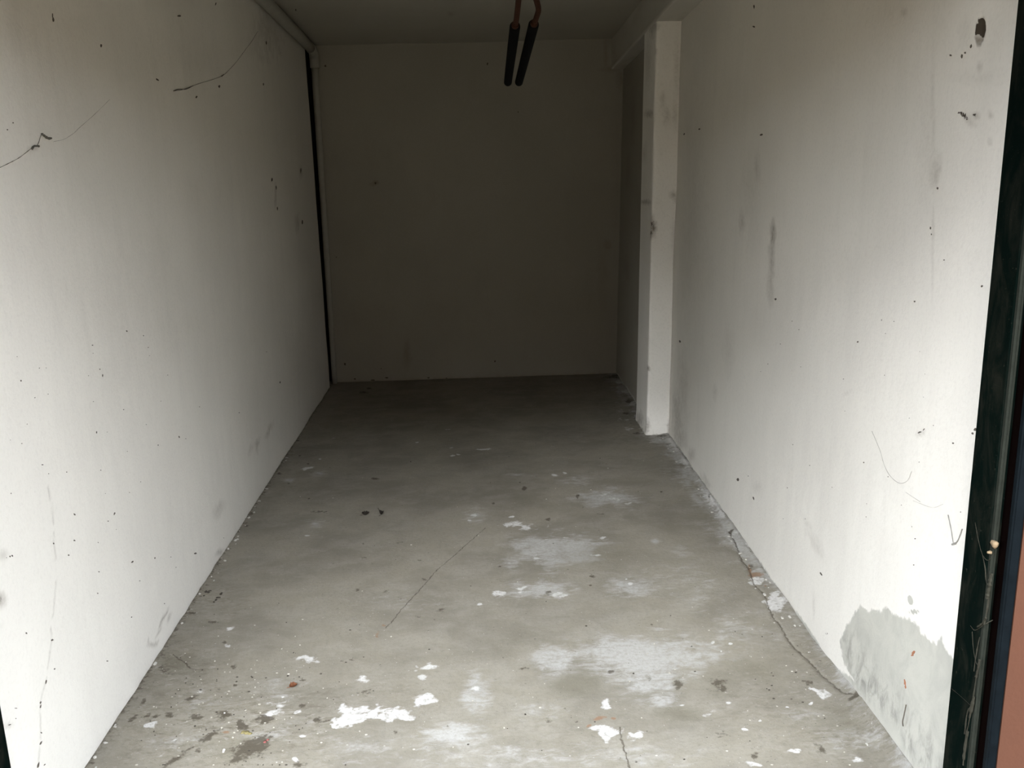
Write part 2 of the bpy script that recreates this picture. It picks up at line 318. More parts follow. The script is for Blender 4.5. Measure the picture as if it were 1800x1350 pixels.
c = n.mix(n.math('MULTIPLY', hz, n.ramp(n3, .3, .6, .45, .85)), c, (.36, .355, .335))
dm = n.ramp(n.math('ADD', n.attr('damp'), n.math('MULTIPLY', n.math('SUBTRACT', n5, .5), .5)), .1, .75)
c = n.mix(n.math('MULTIPLY', dm, .62), c, (.128, .117, .085))
spk = n.ramp(n.noise(95, 2, .4), .735, .765); c = n.mix(n.math('MULTIPLY', spk, .75), c, (.40, .385, .345))
spk2 = n.ramp(n.noise(210, 2, .4), .71, .75); c = n.mix(n.math('MULTIPLY', spk2, .5), c, (.33, .315, .275))
spd2 = n.ramp(n.noise(150, 3, .5), .67, .72); c = n.mix(n.math('MULTIPLY', spd2, .55), c, (.085, .078, .062))
br = n.ramp(n.noise(5, 6, .7, (.7, 1.2, 1), .8), .5, .72, 0, .35); c = n.mix(br, c, (.165, .148, .118))
spd = n.ramp(n.noise(62, 3, .5), .71, .745); c = n.mix(n.math('MULTIPLY', spd, .7), c, (.085, .075, .06))
gm = n.attr('grime')
c = n.mix(n.math('MULTIPLY', gm, n.ramp(n.noise(38, 6, .7, (.6, 1.2, 1), .5), .46, .66, 0, .8)), c, (.105, .088, .062))
c = n.mix(n.math('MULTIPLY', gm, n.ramp(n.noise(52, 5, .7, (.6, 1.2, 1), .5), .56, .68, 0, .7)), c, (.33, .315, .28))
wm = n.ramp(n.math('ADD', n.attr('white'), n.math('ADD', n.math('MULTIPLY', n.math('SUBTRACT', n5, .5), 1.0), n.math('MULTIPLY', n.math('SUBTRACT', n3, .5), .7))), .46, .74)
wm = n.math('MULTIPLY', wm, n.ramp(n.noise(55, 6, .7), .30, .52, .25, .96))
c = n.mix(wm, c, n.mix(n.ramp(n3, .4, .7), (.52, .51, .49), (.40, .39, .365)))
rm = n.ramp(n.math('ADD', n.attr('rust'), n.math('MULTIPLY', n.math('SUBTRACT', n3, .5), .9)), .42, .66)
c = n.mix(n.math('MULTIPLY', rm, .75), c, (.20, .115, .065))
dk = n.ramp(n.math('ADD', n.attr('dark'), n.math('ADD', n.math('MULTIPLY', n.math('SUBTRACT', n3, .5), 1.5), n.math('MULTIPLY', n.math('SUBTRACT', n5, .5), 1.0))), .26, .68)
c = n.mix(n.math('MULTIPLY', dk, .85), c, (.060, .050, .035))
crk = None
for k, w in (('crack_a', .05), ('crack_b', .085), ('crack_c', .06), ('crack_d', .06)):
    f = n.math('ABSOLUTE', n.math('ADD', n.attr(k), n.math('MULTIPLY', n.math('SUBTRACT', n.noise(45, 4, .6), .5), .35)))
    f = n.ramp(f, w*.35, w, 1, 0); f = n.math('MULTIPLY', f, n.ramp(n5, .3, .55, .35, 1))
    crk = f if crk is None else n.math('MAXIMUM', crk, f)
c = n.mix(n.math('MULTIPLY', crk, .8), c, (.07, .058, .042))
n.color(c)
hh = n.math('ADD', n.math('MULTIPLY', n2, .5), n.math('ADD', n.math('MULTIPLY', n3, .4), n.math('MULTIPLY', wm, .12)))
n.bump(n.math('SUBTRACT', hh, n.math('ADD', crk, n.math('MULTIPLY', n4, -.2))), .45, .006)
M['floor'] = n.m
grid('floor', fa, fb, floor_fn, floor_attr, M['floor'], lambda bm: box(bm, (-1.25, 1.62, -.12), (1.25, 7.2, -.02)))
# ------------------------------------------------------------------ left wall
def mark_masks(P, Q, to, ax, st, dk, seed):
    return dict(stain=marks(P, Q, to, ax, st, .4, seed, 1.2, 25), dark=marks(P, Q, to, ax, dk, .4, seed+1, 1.4, 60), grey=np.zeros_like(P))
LST = [(0,1052,10,13,.6),(4,975,10,9,.3),(385,895,5,14,.3,25),(453,781,3,10,.45,8),(473,757,3,12,.4,25),(440,790,3,10,.25,20),(285,1092,1.5,14,.6,24),(292,1080,1.3,10,.6,25),(279,1112,1.4,9,.5,30),(268,1133,7,1.6,.6),(261,1126,1.4,4,.5),(275,1130,4,1.5,.6,-30),(297,1086,2,8,.4,20),(387,970,6,4,.55,-30),(470,60,18,30,.25,20),
 (464,45,14,40,.2,20),(528,300,2,10,.35),(522,392,3,12,.35),(484,345,2,18,.35),(60,260,10,4,.3,-20),(395,1010,5,3,.4),(421,1012,8,2,.25),(320,100,60,40,.08),(250,560,60,80,.06),(440,720,30,80,.05),(13,1275,8,3,.35,-12),(520,640,20,60,.08)]
LCR = [(86,855),(88,867),(94,900),(95,930),(96,955),(99,985),(100,1008),(97,1045),(95,1077),(89,1099),(91,1125),(86,1160),(81,1197),(74,1220),(70,1240),(71,1265),(71,1288),(70,1306),(68,1330),(67,1352)]
def left_fn(y, t):
    z = t*(ceil_z(y)+.02)
    x = XL + (fbm(y*2.2, z*2.2, 41)-.5)*.007 + (fbm(y*16, z*5, 42)-.5)*.0025
    x -= .006*np.exp(-z/.02)*(fbm(y*14, z*14, 44)-.2)
    return x, y, z
def left_attr(y, t, xyz):
    z = xyz[:, 2]; r = mark_masks(y, z, wl, (1, 2), LST, [(-1,1054,5,6,.75),(2,1046,3,4,.6)], 50)
    d, s = seg_dist(y, z, [tuple(wl(*p)[1:]) for p in LCR]); r['stain'] = np.maximum(r['stain'], .30*np.exp(-(d/.004)**2)*(fbm(y*30, z*30, 3) > .42))
    r['stain'] = np.maximum(r['stain'], .35*np.exp(-z/.012)*fbm(y*25, z*25, 9)+.25*np.exp(-np.abs(y-6.7)/.03))
    return r
grid('wall_left', geom(1.70, 6.645, 400), np.linspace(-.02, 1, 330), left_fn, left_attr, M['wall'],
     lambda bm: (box(bm, (-1.30, 1.70, -.1), (-1.165, 7.3, 3.0)), box(bm, (-1.18, 1.70, -.1), (XL-.012, 6.645, 2.9))))
# ------------------------------------------------------------------ right wall (front bay), pillar, rear bay, beam
RST = [(1357,412,4,18,.75),(1356,450,4,40,.42),(1354,500,5,26,.32),(1330,296,4,18,.28),(1303,392,4,18,.3),(1320,340,10,60,.12),(1643,298,10,24,.35,8),(1640,230,4,50,.18),(1640,160,3,60,.15),(1641,400,2,30,.25),(1640,470,2,60,.15),
 (1280,620,8,30,.12),(1330,857,6,10,.16,-20),(1432,955,6,24,.18,-30),(1420,925,4,20,.12,-25),(1200,690,8,50,.25),(1190,740,8,40,.4),(1195,770,10,16,.4),(1215,800,5,10,.35),(1240,845,5,12,.3,-30),(1257,690,3,10,.2),(1490,690,8,2,.2,-35),(1590,20,4,7,.3),  # includes the grey shade painted beside the pillar foot
 (1716,204,6,4,.5),(1705,212,12,5,.3,40),(1742,203,4,3,.4),(1722,116,4,6,.35,15),(1741,250,3,5,.4),(1697,60,10,20,.12),(1718,135,40,10,.1),(1630,270,14,70,.1),(1220,400,14,160,.12),(1430,1065,2,20,.2),(1620,762,7,3,.4,-20),(1640,1155,2,30,.2)]
RDK = [(1722,56,8,15,.0),(1692,201,8,5,.95,30),(1699,207,6,4,.85,40),(1715,204,5,4,.8),(1453,1113,6,3,.66,-30),(1445,1117,3,3,.6)]
RGREY = [(1600,1055,4.5,9,1,-12),(1607,1075,10,3,1,4)]
PATCH = [(1476,1127),(1489,1100),(1503,1076),(1513,1065),(1520,1071),(1527,1077),(1535,1071),(1548,1076),(1560,1065),(1564,1076),(1580,1084),(1596,1088),(1615,1100),(1619,1113),(1633,1124),(1647,1132),(1655,1120),(1660,1137),(1671,1153),(1690,1180),(1700,1420),(1640,1420),
 (1575,1270),(1540,1241),(1508,1207),(1484,1167)]
def right_fn(y, t):
    z = t*(ceil_z(y)+.02)
    x = XR + LEAN*z - (fbm(y*2.0, z*2.0, 61)-.5)*.010 - (fbm(y*14, z*5, 62)-.5)*.0025
    x += .014*np.exp(-z/.02)*(fbm(y*14, z*14, 64)-.35)
    hc = wr(1723, 55); w = ((y-hc[1])/.016)**2 + ((z-hc[2])/.026)**2
    x += .013*np.clip(1.25-w, 0, 1)                                      # the plug hole high on the wall
    return x, y, z
def right_attr(y, t, xyz):
    z = xyz[:, 2]; r = mark_masks(y, z, wr, (1, 2), RST, RDK, 70)
    pp = [tuple(wr(*p)[1:]) for p in PATCH]; sd = poly_sdf(y, z, pp)
    g = np.clip(.5+sd*16, 0, 1); g = np.maximum(g, marks(y, z, wr, (1, 2), RGREY, .1, 3, 2))
    g = np.maximum(g, .62*np.exp(-z/.035)*(.55+fbm(y*9, z*9, 66)))
    r['grey'] = g
    low = np.clip((sd > .02)*np.clip((.30-z)/.2, 0, 1), 0, 1)*fbm(y*8, z*20, 67, 5)
    r['low'] = np.clip(np.clip((.25-z)/.16, 0, 1), 0, 1)*np.clip(sd*20+.6, 0, 1)
    g = np.maximum(g, np.clip(.5+(.13*np.clip((2.65-y)/.45, 0, 1)-.005-z)*14, 0, 1)*(y < 2.65)); r['grey'] = g
    r['stain'] = np.maximum(r['stain'], .28*np.exp(-np.abs(5.17-y)/.05)*np.exp(-z/.5)+.12*np.exp(-np.abs(5.17-y)/.06))  # shade painted into the corner against the pillar, strongest low down
    hc = wr(1723, 55); r['dark'] = np.maximum(r['dark'], .95*(np.hypot((y-hc[1]-.006)/.016, (z-hc[2]-.008)/.02) < 1)); r['stain'] = np.maximum(r['stain'], .75*(np.hypot((y-hc[1]-.002)/.019, (z-hc[2])/.028) < 1.08))  # hole painted dark inside, standing in for its shade
    return r
grid('wall_right', geom(1.70, 5.32, 400), np.linspace(-.02, 1, 330), right_fn, right_attr, M['wall'],
     lambda bm: box(bm, (1.165, 1.70, -.1), (1.32, 6.9, 3.0)))
def rear_fn(y, t):
    z = t*(ceil_z(y)+.02); return 1.02 + .021*z - (fbm(y*3, z*3, 81)-.5)*.008, y, z
def rear_attr(y, t, xyz):
    z = xyz[:, 2]; r = mark_masks(y, z, lambda u, v: on(u, v, 0, 1.03), (1, 2), [(1100,470,4,20,.25),(1098,300,3,20,.2),(1105,200,4,30,.2)], [], 85)
    r['stain'] = np.maximum(r['stain'], .4*np.exp(-z/.05)*fbm(y*12, z*12, 2)); r['grey'] = .7*np.exp(-z/.04)*(.5+fbm(y*8, z*8, 3)); return r
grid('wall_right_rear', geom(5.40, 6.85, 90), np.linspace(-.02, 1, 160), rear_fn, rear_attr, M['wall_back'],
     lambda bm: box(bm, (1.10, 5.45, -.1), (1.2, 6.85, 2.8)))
# pillar: a four-sided sleeve of fine quads with worn arrises
def pillar():
    px0, px1, py0, py1 = .955, 1.16, 5.17, 5.52
    def corner_path():
        e = .008; pts = []
        for k in np.linspace(0, 1, 26): pts.append((px1-(px1-px0-e)*k, py0))
        for k in np.linspace(0, 1, 5)[1:-1]: a = k*math.pi/2; pts.append((px0+e-e*math.sin(a), py0+e-e*math.cos(a)))
        for k in np.linspace(0, 1, 30): pts.append((px0, py0+e+(py1-py0-e)*k))
        return np.array(pts)
    cp = corner_path(); idx = np.arange(len(cp))
    def fn(i, z):
        i = i.astype(int); x, y = cp[i, 0], cp[i, 1]
        ztop = beam_z(y)+.03; zz = z*ztop
        edge = np.exp(-np.hypot(x-px0, y-py0)/.012)
        chip = np.clip(fbm(zz*7, zz*0+3, 90, 3)-.52, 0, 1)*2.2 + 1.2*np.exp(-((zz-on(1147,400,1,py0)[2])/.035)**2)
        d = edge*(.012*chip) + (fbm(zz*4+x*9, y*9, 91)-.5)*.005
        base = np.exp(-zz/.03)*.012*fbm(zz*30+x*30, y*30, 92)
        return x + .0135*zz + d*.8 - base, y + d - base, zz
    def at(i, z, xyz):
        x, y, zz = xyz.T; f = lambda u, v: on(u, v, 1, py0); front = y < py0+.03
        st = marks(x, zz, f, (0, 2), [(1147,400,5,14,.85),(1143,412,4,6,.7),(1139,648,3,3,.8),(1184,343,5,6,.55),(1187,352,3,5,.4),(1172,205,5,12,.3),(1165,175,4,10,.35),(1150,90,4,5,.5),(1152,48,5,6,.4),(1160,18,10,12,.3),(1187,200,4,20,.22),(1180,765,8,3,.5),(1138,750,3,12,.7),(1176,752,3,10,.6),(1184,420,3,30,.2),(1190,120,4,40,.2)], .4, 93, 1.2, 50)*front
        sd = marks(y, zz, lambda u, v: on(u, v, 0, px0+.02), (1, 2), [(1143,48,6,12,.5),(1140,200,7,5,.5),(1135,355,8,3,.6),(1132,270,4,14,.2),(1138,110,4,30,.2),(1130,740,5,12,.6),(1122,736,4,12,.5)], .4, 94, 1.2, 50)*(~front)
        r = dict(stain=np.maximum(np.maximum(st, sd), .3*np.exp(-zz/.02)), dark=marks(x, zz, f, (0, 2), [(1148,393,4,8,.62),(1145,410,3,9,.62)], .3, 95, 1.4, 60)*front, grey=.65*np.exp(-zz/.03)*(.4+fbm(x*30+y*30, zz*20, 6)))
        return r
    grid('pillar', idx, np.linspace(-.01, 1, 260), fn, at, M['pillar'], lambda bm: box(bm, (1.0, 5.24, -.05), (1.2, 5.50, 2.2)))
pillar()
# beam along the top of the right wall
def beam():
    def path(k):   # across: down the left face, along the underside
        x = np.where(k < .45, .985, .985+(k-.46)/.54*.20); return x
    ks = np.concatenate([np.linspace(0, .45, 14), np.linspace(.46, 1, 16)])
    def fn(y, k):
        zb, zc = beam_z(y), ceil_z(y)+.02
        z = np.where(k < .45, zc+(zb+.006-zc)*(k/.45), zb)
        x = path(k) + np.where((k > .455) & (k < .47), .006, 0)
        return x + (fbm(y*3, k*3, 96)-.5)*.006, y, z + (fbm(y*4, k*5, 97)-.5)*.006
    def at(y, k, xyz):
        return dict(stain=.25*np.clip(fbm(y*6, k*6, 98)-.5, 0, 1)*2, dark=0*y, grey=0*y)
    grid('beam', np.linspace(1.75, 6.83, 200), ks, fn, at, plaster('beam_paint', (.52, .505, .45)), lambda bm: box(bm, (1.02, 1.8, 2.75), (1.2, 6.8, 2.9)))
beam()
# ------------------------------------------------------------------ back wall and ceiling
def back_fn(x, t):
    z = t*(ceil_z(YB)+.03)-.01
    xl = -1.12+.011*z; xx = xl + (x+1.12)*(1.16-xl)/(1.16+1.12)
    y = YB + (fbm(xx*2, z*2, 101)-.5)*.012 - .008*np.exp(-z/.02)*fbm(xx*20, z*20, 102)
    return xx, y, z
BST = [(715,622,6,18,.35),(715,605,4,6,.3),(660,322,5,3,.6),(655,324,4,3,.4),(1068,430,5,7,.4),(1060,480,8,50,.14),(1085,300,8,120,.12),(1095,140,8,16,.35),(1075,122,16,4,.35),(1065,95,3,26,.3),(800,540,60,20,.08),(640,560,40,20,.08),(870,520,120,30,.05)]
def back_attr(x, t, xyz):
    X_, Z_ = xyz[:, 0], xyz[:, 2]; r = mark_masks(X_, Z_, wb, (0, 2), BST, [], 105)
    r['stain'] = np.maximum(r['stain'], .45*np.exp(-Z_/.012)*fbm(X_*25, Z_*25, 106)*1.4); return r
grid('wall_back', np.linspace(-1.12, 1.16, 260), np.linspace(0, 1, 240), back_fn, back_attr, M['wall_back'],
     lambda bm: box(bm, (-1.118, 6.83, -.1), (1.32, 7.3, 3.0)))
bm = bmesh.new(); box(bm, (-1.20, 7.0, -.05), (-1.10, 7.1, 2.7)); box(bm, (-1.166, 6.73, -.05), (-1.160, 7.05, 2.6)); box(bm, (-1.128, 6.83, -.05), (-1.119, 7.05, 2.6))  # corner slot lined near-black, its shade put into the colour
bm_obj('slot_liner_1', bm, M['slot_shade'])['kind'] = 'structure'
def ceil_fn(y, x): return x, y, ceil_z(y) + (fbm(x*2, y*2, 111)-.5)*.014
def ceil_attr(y, x, xyz):
    r = mark_masks(x, y, lambda u, v: on(u, v, 2, 2.45), (0, 1), [(794,25,3,3,.5)], [], 115); return r
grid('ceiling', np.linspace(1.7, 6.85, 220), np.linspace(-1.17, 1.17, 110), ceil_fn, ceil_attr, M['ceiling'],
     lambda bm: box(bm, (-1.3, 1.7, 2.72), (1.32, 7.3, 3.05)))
# ------------------------------------------------------------------ facade, door frame, and the unseen yard added for the light
bm = bmesh.new()
EX = float(on(1747, 1350, 1, 1.69)[0])
box(bm, (EX, 1.69, -.05), (3.2, 1.86, 3.05), .006); bm_obj('wall_front_right', bm, M['render'])['kind'] = 'structure'
bm = bmesh.new(); box(bm, (-3.2, 1.69, -.05), (-1.14, 1.86, 3.05), .006); bm_obj('wall_front_left', bm, M['render'])['kind'] = 'structure'
bm = bmesh.new(); box(bm, (-1.14, 1.69, 2.235), (EX, 1.86, 3.05), .006); bm_obj('wall_front_lintel', bm, M['render'])['kind'] = 'structure'
door = empty('door_1', (0, 1.75, 0)); door['kind'] = 'structure'
def prism(name, pts, z0, z1, mat, parent, bev=0):
    bm = bmesh.new(); k = [bm.verts.new((x, y, z0)) for x, y in pts]; t = [bm.verts.new((x, y, z1)) for x, y in pts]
    bm.faces.new(k[::-1]); bm.faces.new(t)
    for i in range(len(pts)): j = (i+1) % len(pts); bm.faces.new((k[i], k[j], t[j], t[i]))
    if bev: bmesh.ops.bevel(bm, geom=[e for e in bm.edges if abs(e.verts[0].co.z-e.verts[1].co.z) > .5], offset=bev, segments=3, affect='EDGES')
    return bm_obj(name, bm, mat, parent)
JX = 1.0444; ux = lambda u, y: float(on(u, 1350, 1, y)[0])
a1, a2, a3, a4 = ux(1699, 1.75), ux(1713, 1.735), ux(1719, 1.74), ux(1733, 1.70)
prism('jamb', [(JX, 1.75), (a1+.006, 1.75), (a1+.006, 1.84), (JX, 1.84)], 0, 2.17, M['green'], door, .001)
prism('jamb_edge', [(a1, 1.738), (a2, 1.735), (a2, 1.83), (a1, 1.83)], 0, 2.17, M['green_edge'], door, .004)
prism('rebate', [(a2, 1.745), (a3, 1.745), (a3, 1.83), (a2, 1.83)], 0, 2.17, M['green'], door)
prism('weather_gap', [(a3, 1.79), (a4+.004, 1.79), (a4+.004, 1.715), (EX+.004, 1.715), (EX+.004, 1.845), (a3, 1.845)], 0, 2.17, M['blackbrown'], door)
prism('edge_strip', [(a4, 1.70), (EX+.004, 1.688), (EX+.004, 1.716), (a4, 1.716)], 0, 2.17, M['blue'], door, .003)
prism('jamb', [(-1.079, 1.75), (-1.116, 1.75), (-1.116, 1.84), (-1.079, 1.84)], 0, 2.17, M['green'], door, .003)
prism('edge_strip', [(-1.116, 1.70), (-1.145, 1.69), (-1.145, 1.845), (-1.116, 1.845)], 0, 2.17, M['blue'], door, .003)
bm = bmesh.new(); box(bm, (-1.09, 1.76, 2.17), (a1, 1.84, 2.24), .003); bm_obj('header', bm, M['green'], door)
bm = bmesh.new(); box(bm, (-30, -30, -.15), (30, 1.62, -.01)); bm_obj('ground', bm, M['drive'])['kind'] = 'structure'  # unseen yard, added dark and warm to set the ground bounce
bm = bmesh.new(); box(bm, (-4.6, -11.5, -.05), (4.4, -7.0, 5.2), .02); bm_obj('unseen_sky_block', bm, M['blocker'])['kind'] = 'structure'  # unseen tall block added behind the camera to cut the sky
bm = bmesh.new(); box(bm, (-26, -11, -.05), (26, -7.6, 2.9), .02); bm_obj('unseen_sky_block_row', bm, M['blocker'])['kind'] = 'structure'  # unseen low row, added to hold back light near the horizon
# unseen up-and-over door, added to shade the opening, swung up and lying level under the ceiling, its lower edge out in front as a canopy
PZ = 2.115
bm = bmesh.new(); box(bm, (-1.0, .60, PZ+.012), (.97, 2.74, PZ+.022)); bm_obj('door_sheet', bm, M['green'], door)
for x0 in (-1.0, -.36, .29, .93):
    bm = bmesh.new(); box(bm, (x0, .60, PZ-.004), (x0+.04, 2.74, PZ+.036), .003); bm_obj('door_stile', bm, M['green'], door)
for y0 in (.60, 2.70):
    bm = bmesh.new(); box(bm, (-1.0, y0, PZ-.004), (.97, y0+.04, PZ+.036), .003); bm_obj('door_rail', bm, M['green'], door)
# ------------------------------------------------------------------ pipe along the left wall top and down the corner
pipe = empty('drain_pipe', (-1.115, 6.765, 0))
tag(pipe, 'white painted pipe along the top of the left wall, turning down the back corner', 'pipe')
bm = bmesh.new()
hp = [(-1.080, y, 2.352+.0725*(6.72-y)) for y in np.linspace(1.9, 6.60, 20)]
hp = [(-1.080, y, min(z, ceil_z(y)-.045)) for _, y, z in hp]
tube(bm, hp, [.043-.011*(y-1.9)/4.7 for _, y, _ in hp], 20); bm_obj('horizontal_pipe', bm, M['pipe'], pipe, True)
bm = bmesh.new(); tube(bm, smooth_path([(-1.080, 6.59, 2.362), (-1.081, 6.70, 2.350), (-1.085, 6.752, 2.318), (-1.087, 6.765, 2.25)], 5), [.0335]*15+[.0335], 20)
bm_obj('elbow', bm, M['pipe'], pipe, True)
bm = bmesh.new(); tube(bm, [(-1.107+.019*k, 6.766, 2.3*k) for k in np.linspace(0, 1, 12)], [.019+.005*k for k in np.linspace(0, 1, 12)], 20); bm_obj('downpipe', bm, M['pipe'], pipe, True)
for k in (.32, .62):
    bm = bmesh.new(); c0 = Vector((-1.107+.019*k, 6.766, 2.3*k)); tube(bm, [c0-Vector((0, 0, .012)), c0+Vector((0, 0, .012))],
        .0195+.005*k, 20); box(bm, c0+Vector((-.006, .02, -.008)), c0+Vector((.006, .05, .008)))
    bm_obj('pipe_clip', bm, M['pipe'], pipe, False)
# ------------------------------------------------------------------ the two hanging sleeved rods
def hang(name, near, far, path, label, hx):
    P1 = on(*near, 1, 2.6); P2 = on(*far, 1, 3.4); r = 8.7*2.66/F
    root = empty(name, tuple(P1)); tag(root, label, 'rod', 'sleeved rods hanging side by side under the ceiling')
    d = Vector(P2-P1).normalized(); p1, p2 = Vector(P1), Vector(P2); L = (p2-p1).length
    bm = bmesh.new()
    prof = [(0.0, r*.55), (.006, r*.86), (.016, r), (.3*L, r*1.0), (.7*L, r*.99), (L-.016, r*.97), (L-.006, r*.85), (L, r*.55)]
    tube(bm, [p1+d*t for t, _ in prof], [q for _, q in prof], 20); bm_obj('sleeve', bm, M['sleeve'], root, True)
    pts = [p1+d*.03] + [Vector(on(u, v, 1, y)) for u, v, y in path] + [Vector((hx, 2.12, PZ-.03)), Vector((hx, 2.09, PZ))]
    sp = smooth_path(pts, 6); bm = bmesh.new(); tube(bm, sp, .0072, 12); bm_obj('bent_rod', bm, M['rod'], root, True)
    bm = bmesh.new(); tube(bm, [p1-d*.012, p1-d*.004, p1+d*.006], [.0088, .0105, .0105], 12); bm_obj('collar', bm, M['rod'], root, True)
    bm = bmesh.new(); tube(bm, [p2-d*.01, p2+d*.004, p2+d*.007], [.0075, .0075, .005], 12); bm_obj('rod_tip', bm, M['rod'], root, True)
    bm = bmesh.new(); box(bm, (hx-.012, 2.07, PZ-.012), (hx+.012, 2.12, PZ+.012), .003); bm_obj('bracket', bm, M['bracket'], root)
hang('sleeved_rod', (905.5, 44), (892.5, 146), [(908, 32, 2.53), (911.5, 0, 2.36), (915, -40, 2.2)], 'straight rusty rod in a black rubber sleeve, left one of the hanging pair', .045)
hang('sleeved_rod', (938.8, 41), (911.8, 146), [(942.5, 32, 2.55), (946.5, 18, 2.47), (944, 4, 2.40), (939, -12, 2.32), (931, -45, 2.2)], 'bent rusty rod in a black rubber sleeve, right one of the hanging pair', .082)
# ------------------------------------------------------------------ small marks as low bumps on the walls
def snap(to, p):
    a = lambda v: np.array([float(v)])
    y, z = a(p[1]), a(p[2])
    if to is wl: return Vector((float(left_fn(y, z/(ceil_z(y)+.02))[0][0]), p[1], p[2]))
    if to is wr: return Vector((float(right_fn(y, z/(ceil_z(y)+.02))[0][0]), p[1], p[2]))
    if to is wb: return Vector((p[0], float(back_fn(a(p[0]), (z+.01)/(ceil_z(YB)+.03))[1][0]), p[2]))
    return Vector(p)
def flecks(name, parent, to, lst, mat, nrm, hgt=.0006):
    bm = bmesh.new(); nv = Vector(nrm)
    for m in lst:
        u, v, ru, rv = m[:4]; ang = math.radians(m[4]) if len(m) > 4 else random.uniform(0, 3)
        k = 9; ring = []
        for i in range(k):
            a = 2*math.pi*i/k; j = random.uniform(.7, 1.25); x, y = ru*math.cos(a)*j, rv*math.sin(a)*j
            ring.append(snap(to, to(u+x*math.cos(ang)-y*math.sin(ang), v+x*math.sin(ang)+y*math.cos(ang))))
        c0 = sum(ring, Vector())/k
        o = [bm.verts.new(p-nv*.003) for p in ring]; t = [bm.verts.new(c0+(p-c0)*.8+nv*hgt) for p in ring]
        bm.faces.new(t)
        for i in range(k): bm.faces.new((o[i], o[(i+1) % k], t[(i+1) % k], t[i]))
    ob = bm_obj(name, bm, mat, parent); ob['kind'] = 'stuff'; return ob
OB = bpy.data.objects
def rnd(n, x0, x1, y0, y1, r0, r1): return [(random.uniform(x0, x1), random.uniform(y0, y1), random.uniform(r0, r1), random.uniform(r0, r1)) for _ in range(n)]
flecks('dirt_specks', OB['wall_left'], wl, [(93,35,2,5,0),(92,27,1,5,0),(177,81,2,4,0),(315,28,4,2,.0),(276,140,4,1.5,35),(385,152,2,3,0),(344,973,2.6,2,0),(232,988,3,1.6,-45),(131,904,3,1.4,40),(201,903,1.4,3,20),(190,916,1.3,1.3),(315,768,1.2,2.6,-20),(170,760,1,2.5,0),(76,817,2,1,0),(95,955,2,1.6),(131,950,1.5,2),
 (121,976,1.8,1.6),(46,1113,2.5,1.6),(189,1162,1.8,1.5),(96,1176,1.6,1.6),(92,1125,2,2.6),(81,1198,1.6,5,15),(71,1235,1.8,3.5,15),(71,1242,1.5,4,10),(72,1288,1.3,2),(71,1306,1.8,5,30),(78,1344,3,1,-40),(67,1345,2,6,10),(180,660,1.3,3.5,0),(162,607,1.5,1.2),(223,582,1.3,2),(252,590,1,1),(37,669,1.5,2,0),(21,977,1.6,2),(17,978,2,1.6),(272,981,1,2,20),(174,1005,2,1),(245,1021,1,1),(289,1061,1,1),(172,1043,1.2,1.2),
 (478,316,1.5,5,0),(485,330,1.2,4,0),(487,366,1.2,4,0),(528,300,1.2,6,0),(531,390,1.3,5,0),(463,148,1.2,3,0),(468,75,1.5,4,0),(379,7,1.2,3,20),(345,171,2,3),(22,216,1.4,1.4),(12,228,1.4,1.4),(492,672,1.2,2,0),(28,1245,3,.8,0),(28,1263,1,1),(17,1274,4,1,-20),(231,1085,1,1.6)] + rnd(40, 0, 480, 600, 1000, .6, 1.2), M['dirt'], (1, 0, 0))
flecks('dirt_specks', OB['wall_right'], wr, [(1707,81,2,4,10),(1697,93,2,2.6,0),(1691,99,2,4.5,10),(1671,97,2.4,2.4),(1648,331,2,2.6),(1363,526,2.4,2.2),(1609,530,2,2),(1195,600,2,2.6),(1297,843,2.4,3.5,-25),(1324,876,1.5,3.5,-25),(1443,1009,1.6,5,-40),(1326,12,1.5,4,0),(1202,236,1.5,2.5),(1325,47,1.6,3),(1338,237,2,3),(1229,227,1.6,2.4),(1661,457,1.2,1.2),(1728,503,2.4,2.2),
 (1677,779,1.6,2),(1715,755,3,4),(1711,762,3,2),(1690,900,1,1),(1636,401,1.4,3,0),(1638,412,1.2,2,0),(1509,601,1.4,2),(1618,760,4,1.6,-15),(1626,755,3,1,-45),(1519,813,1.2,1.2),(1606,993,1.4,1.2),(1609,947,1.2,1.5),(1267,1109,2,2),(1710,890,2,3)] + rnd(30, 1300, 1650, 560, 960, .5, 1.0), M['dirt'], (-1, 0, 0))
flecks('rust_flecks', OB['wall_right'], wr, [(1605,1147,3,5.5,25),(1603,1152,2,3),(1590,1200,2,7,-6),(1591,1208,1.6,4,0)], M['rust'], (-1, 0, 0))
flecks('dirt_specks', OB['wall_back'], wb, [(572,116,2.2,2.4,0),(606.5,640,2.4,2.6,0),(870,635,2,2,0),(857,112,1.6,3.2,10),(911,197,1.1,1.6,0),(660,322,2,2.6),(680,664,4,1.4,0),(624,666,2,1.6,0),(670,648,1.6,1),(591,452,1,1.2),(753,664,3,1.4),(785,665,2,1.2),(655,668,5,1.2,0)], M['dirt'], (0, -1, 0))
flecks('dirt_specks', OB['ceiling'], lambda u, v: on(u, v, 2, 2.46), [(794,25,2.4,2.2,0),(520,18,1.4,1)], M['dirt'], (0, 0, -1))
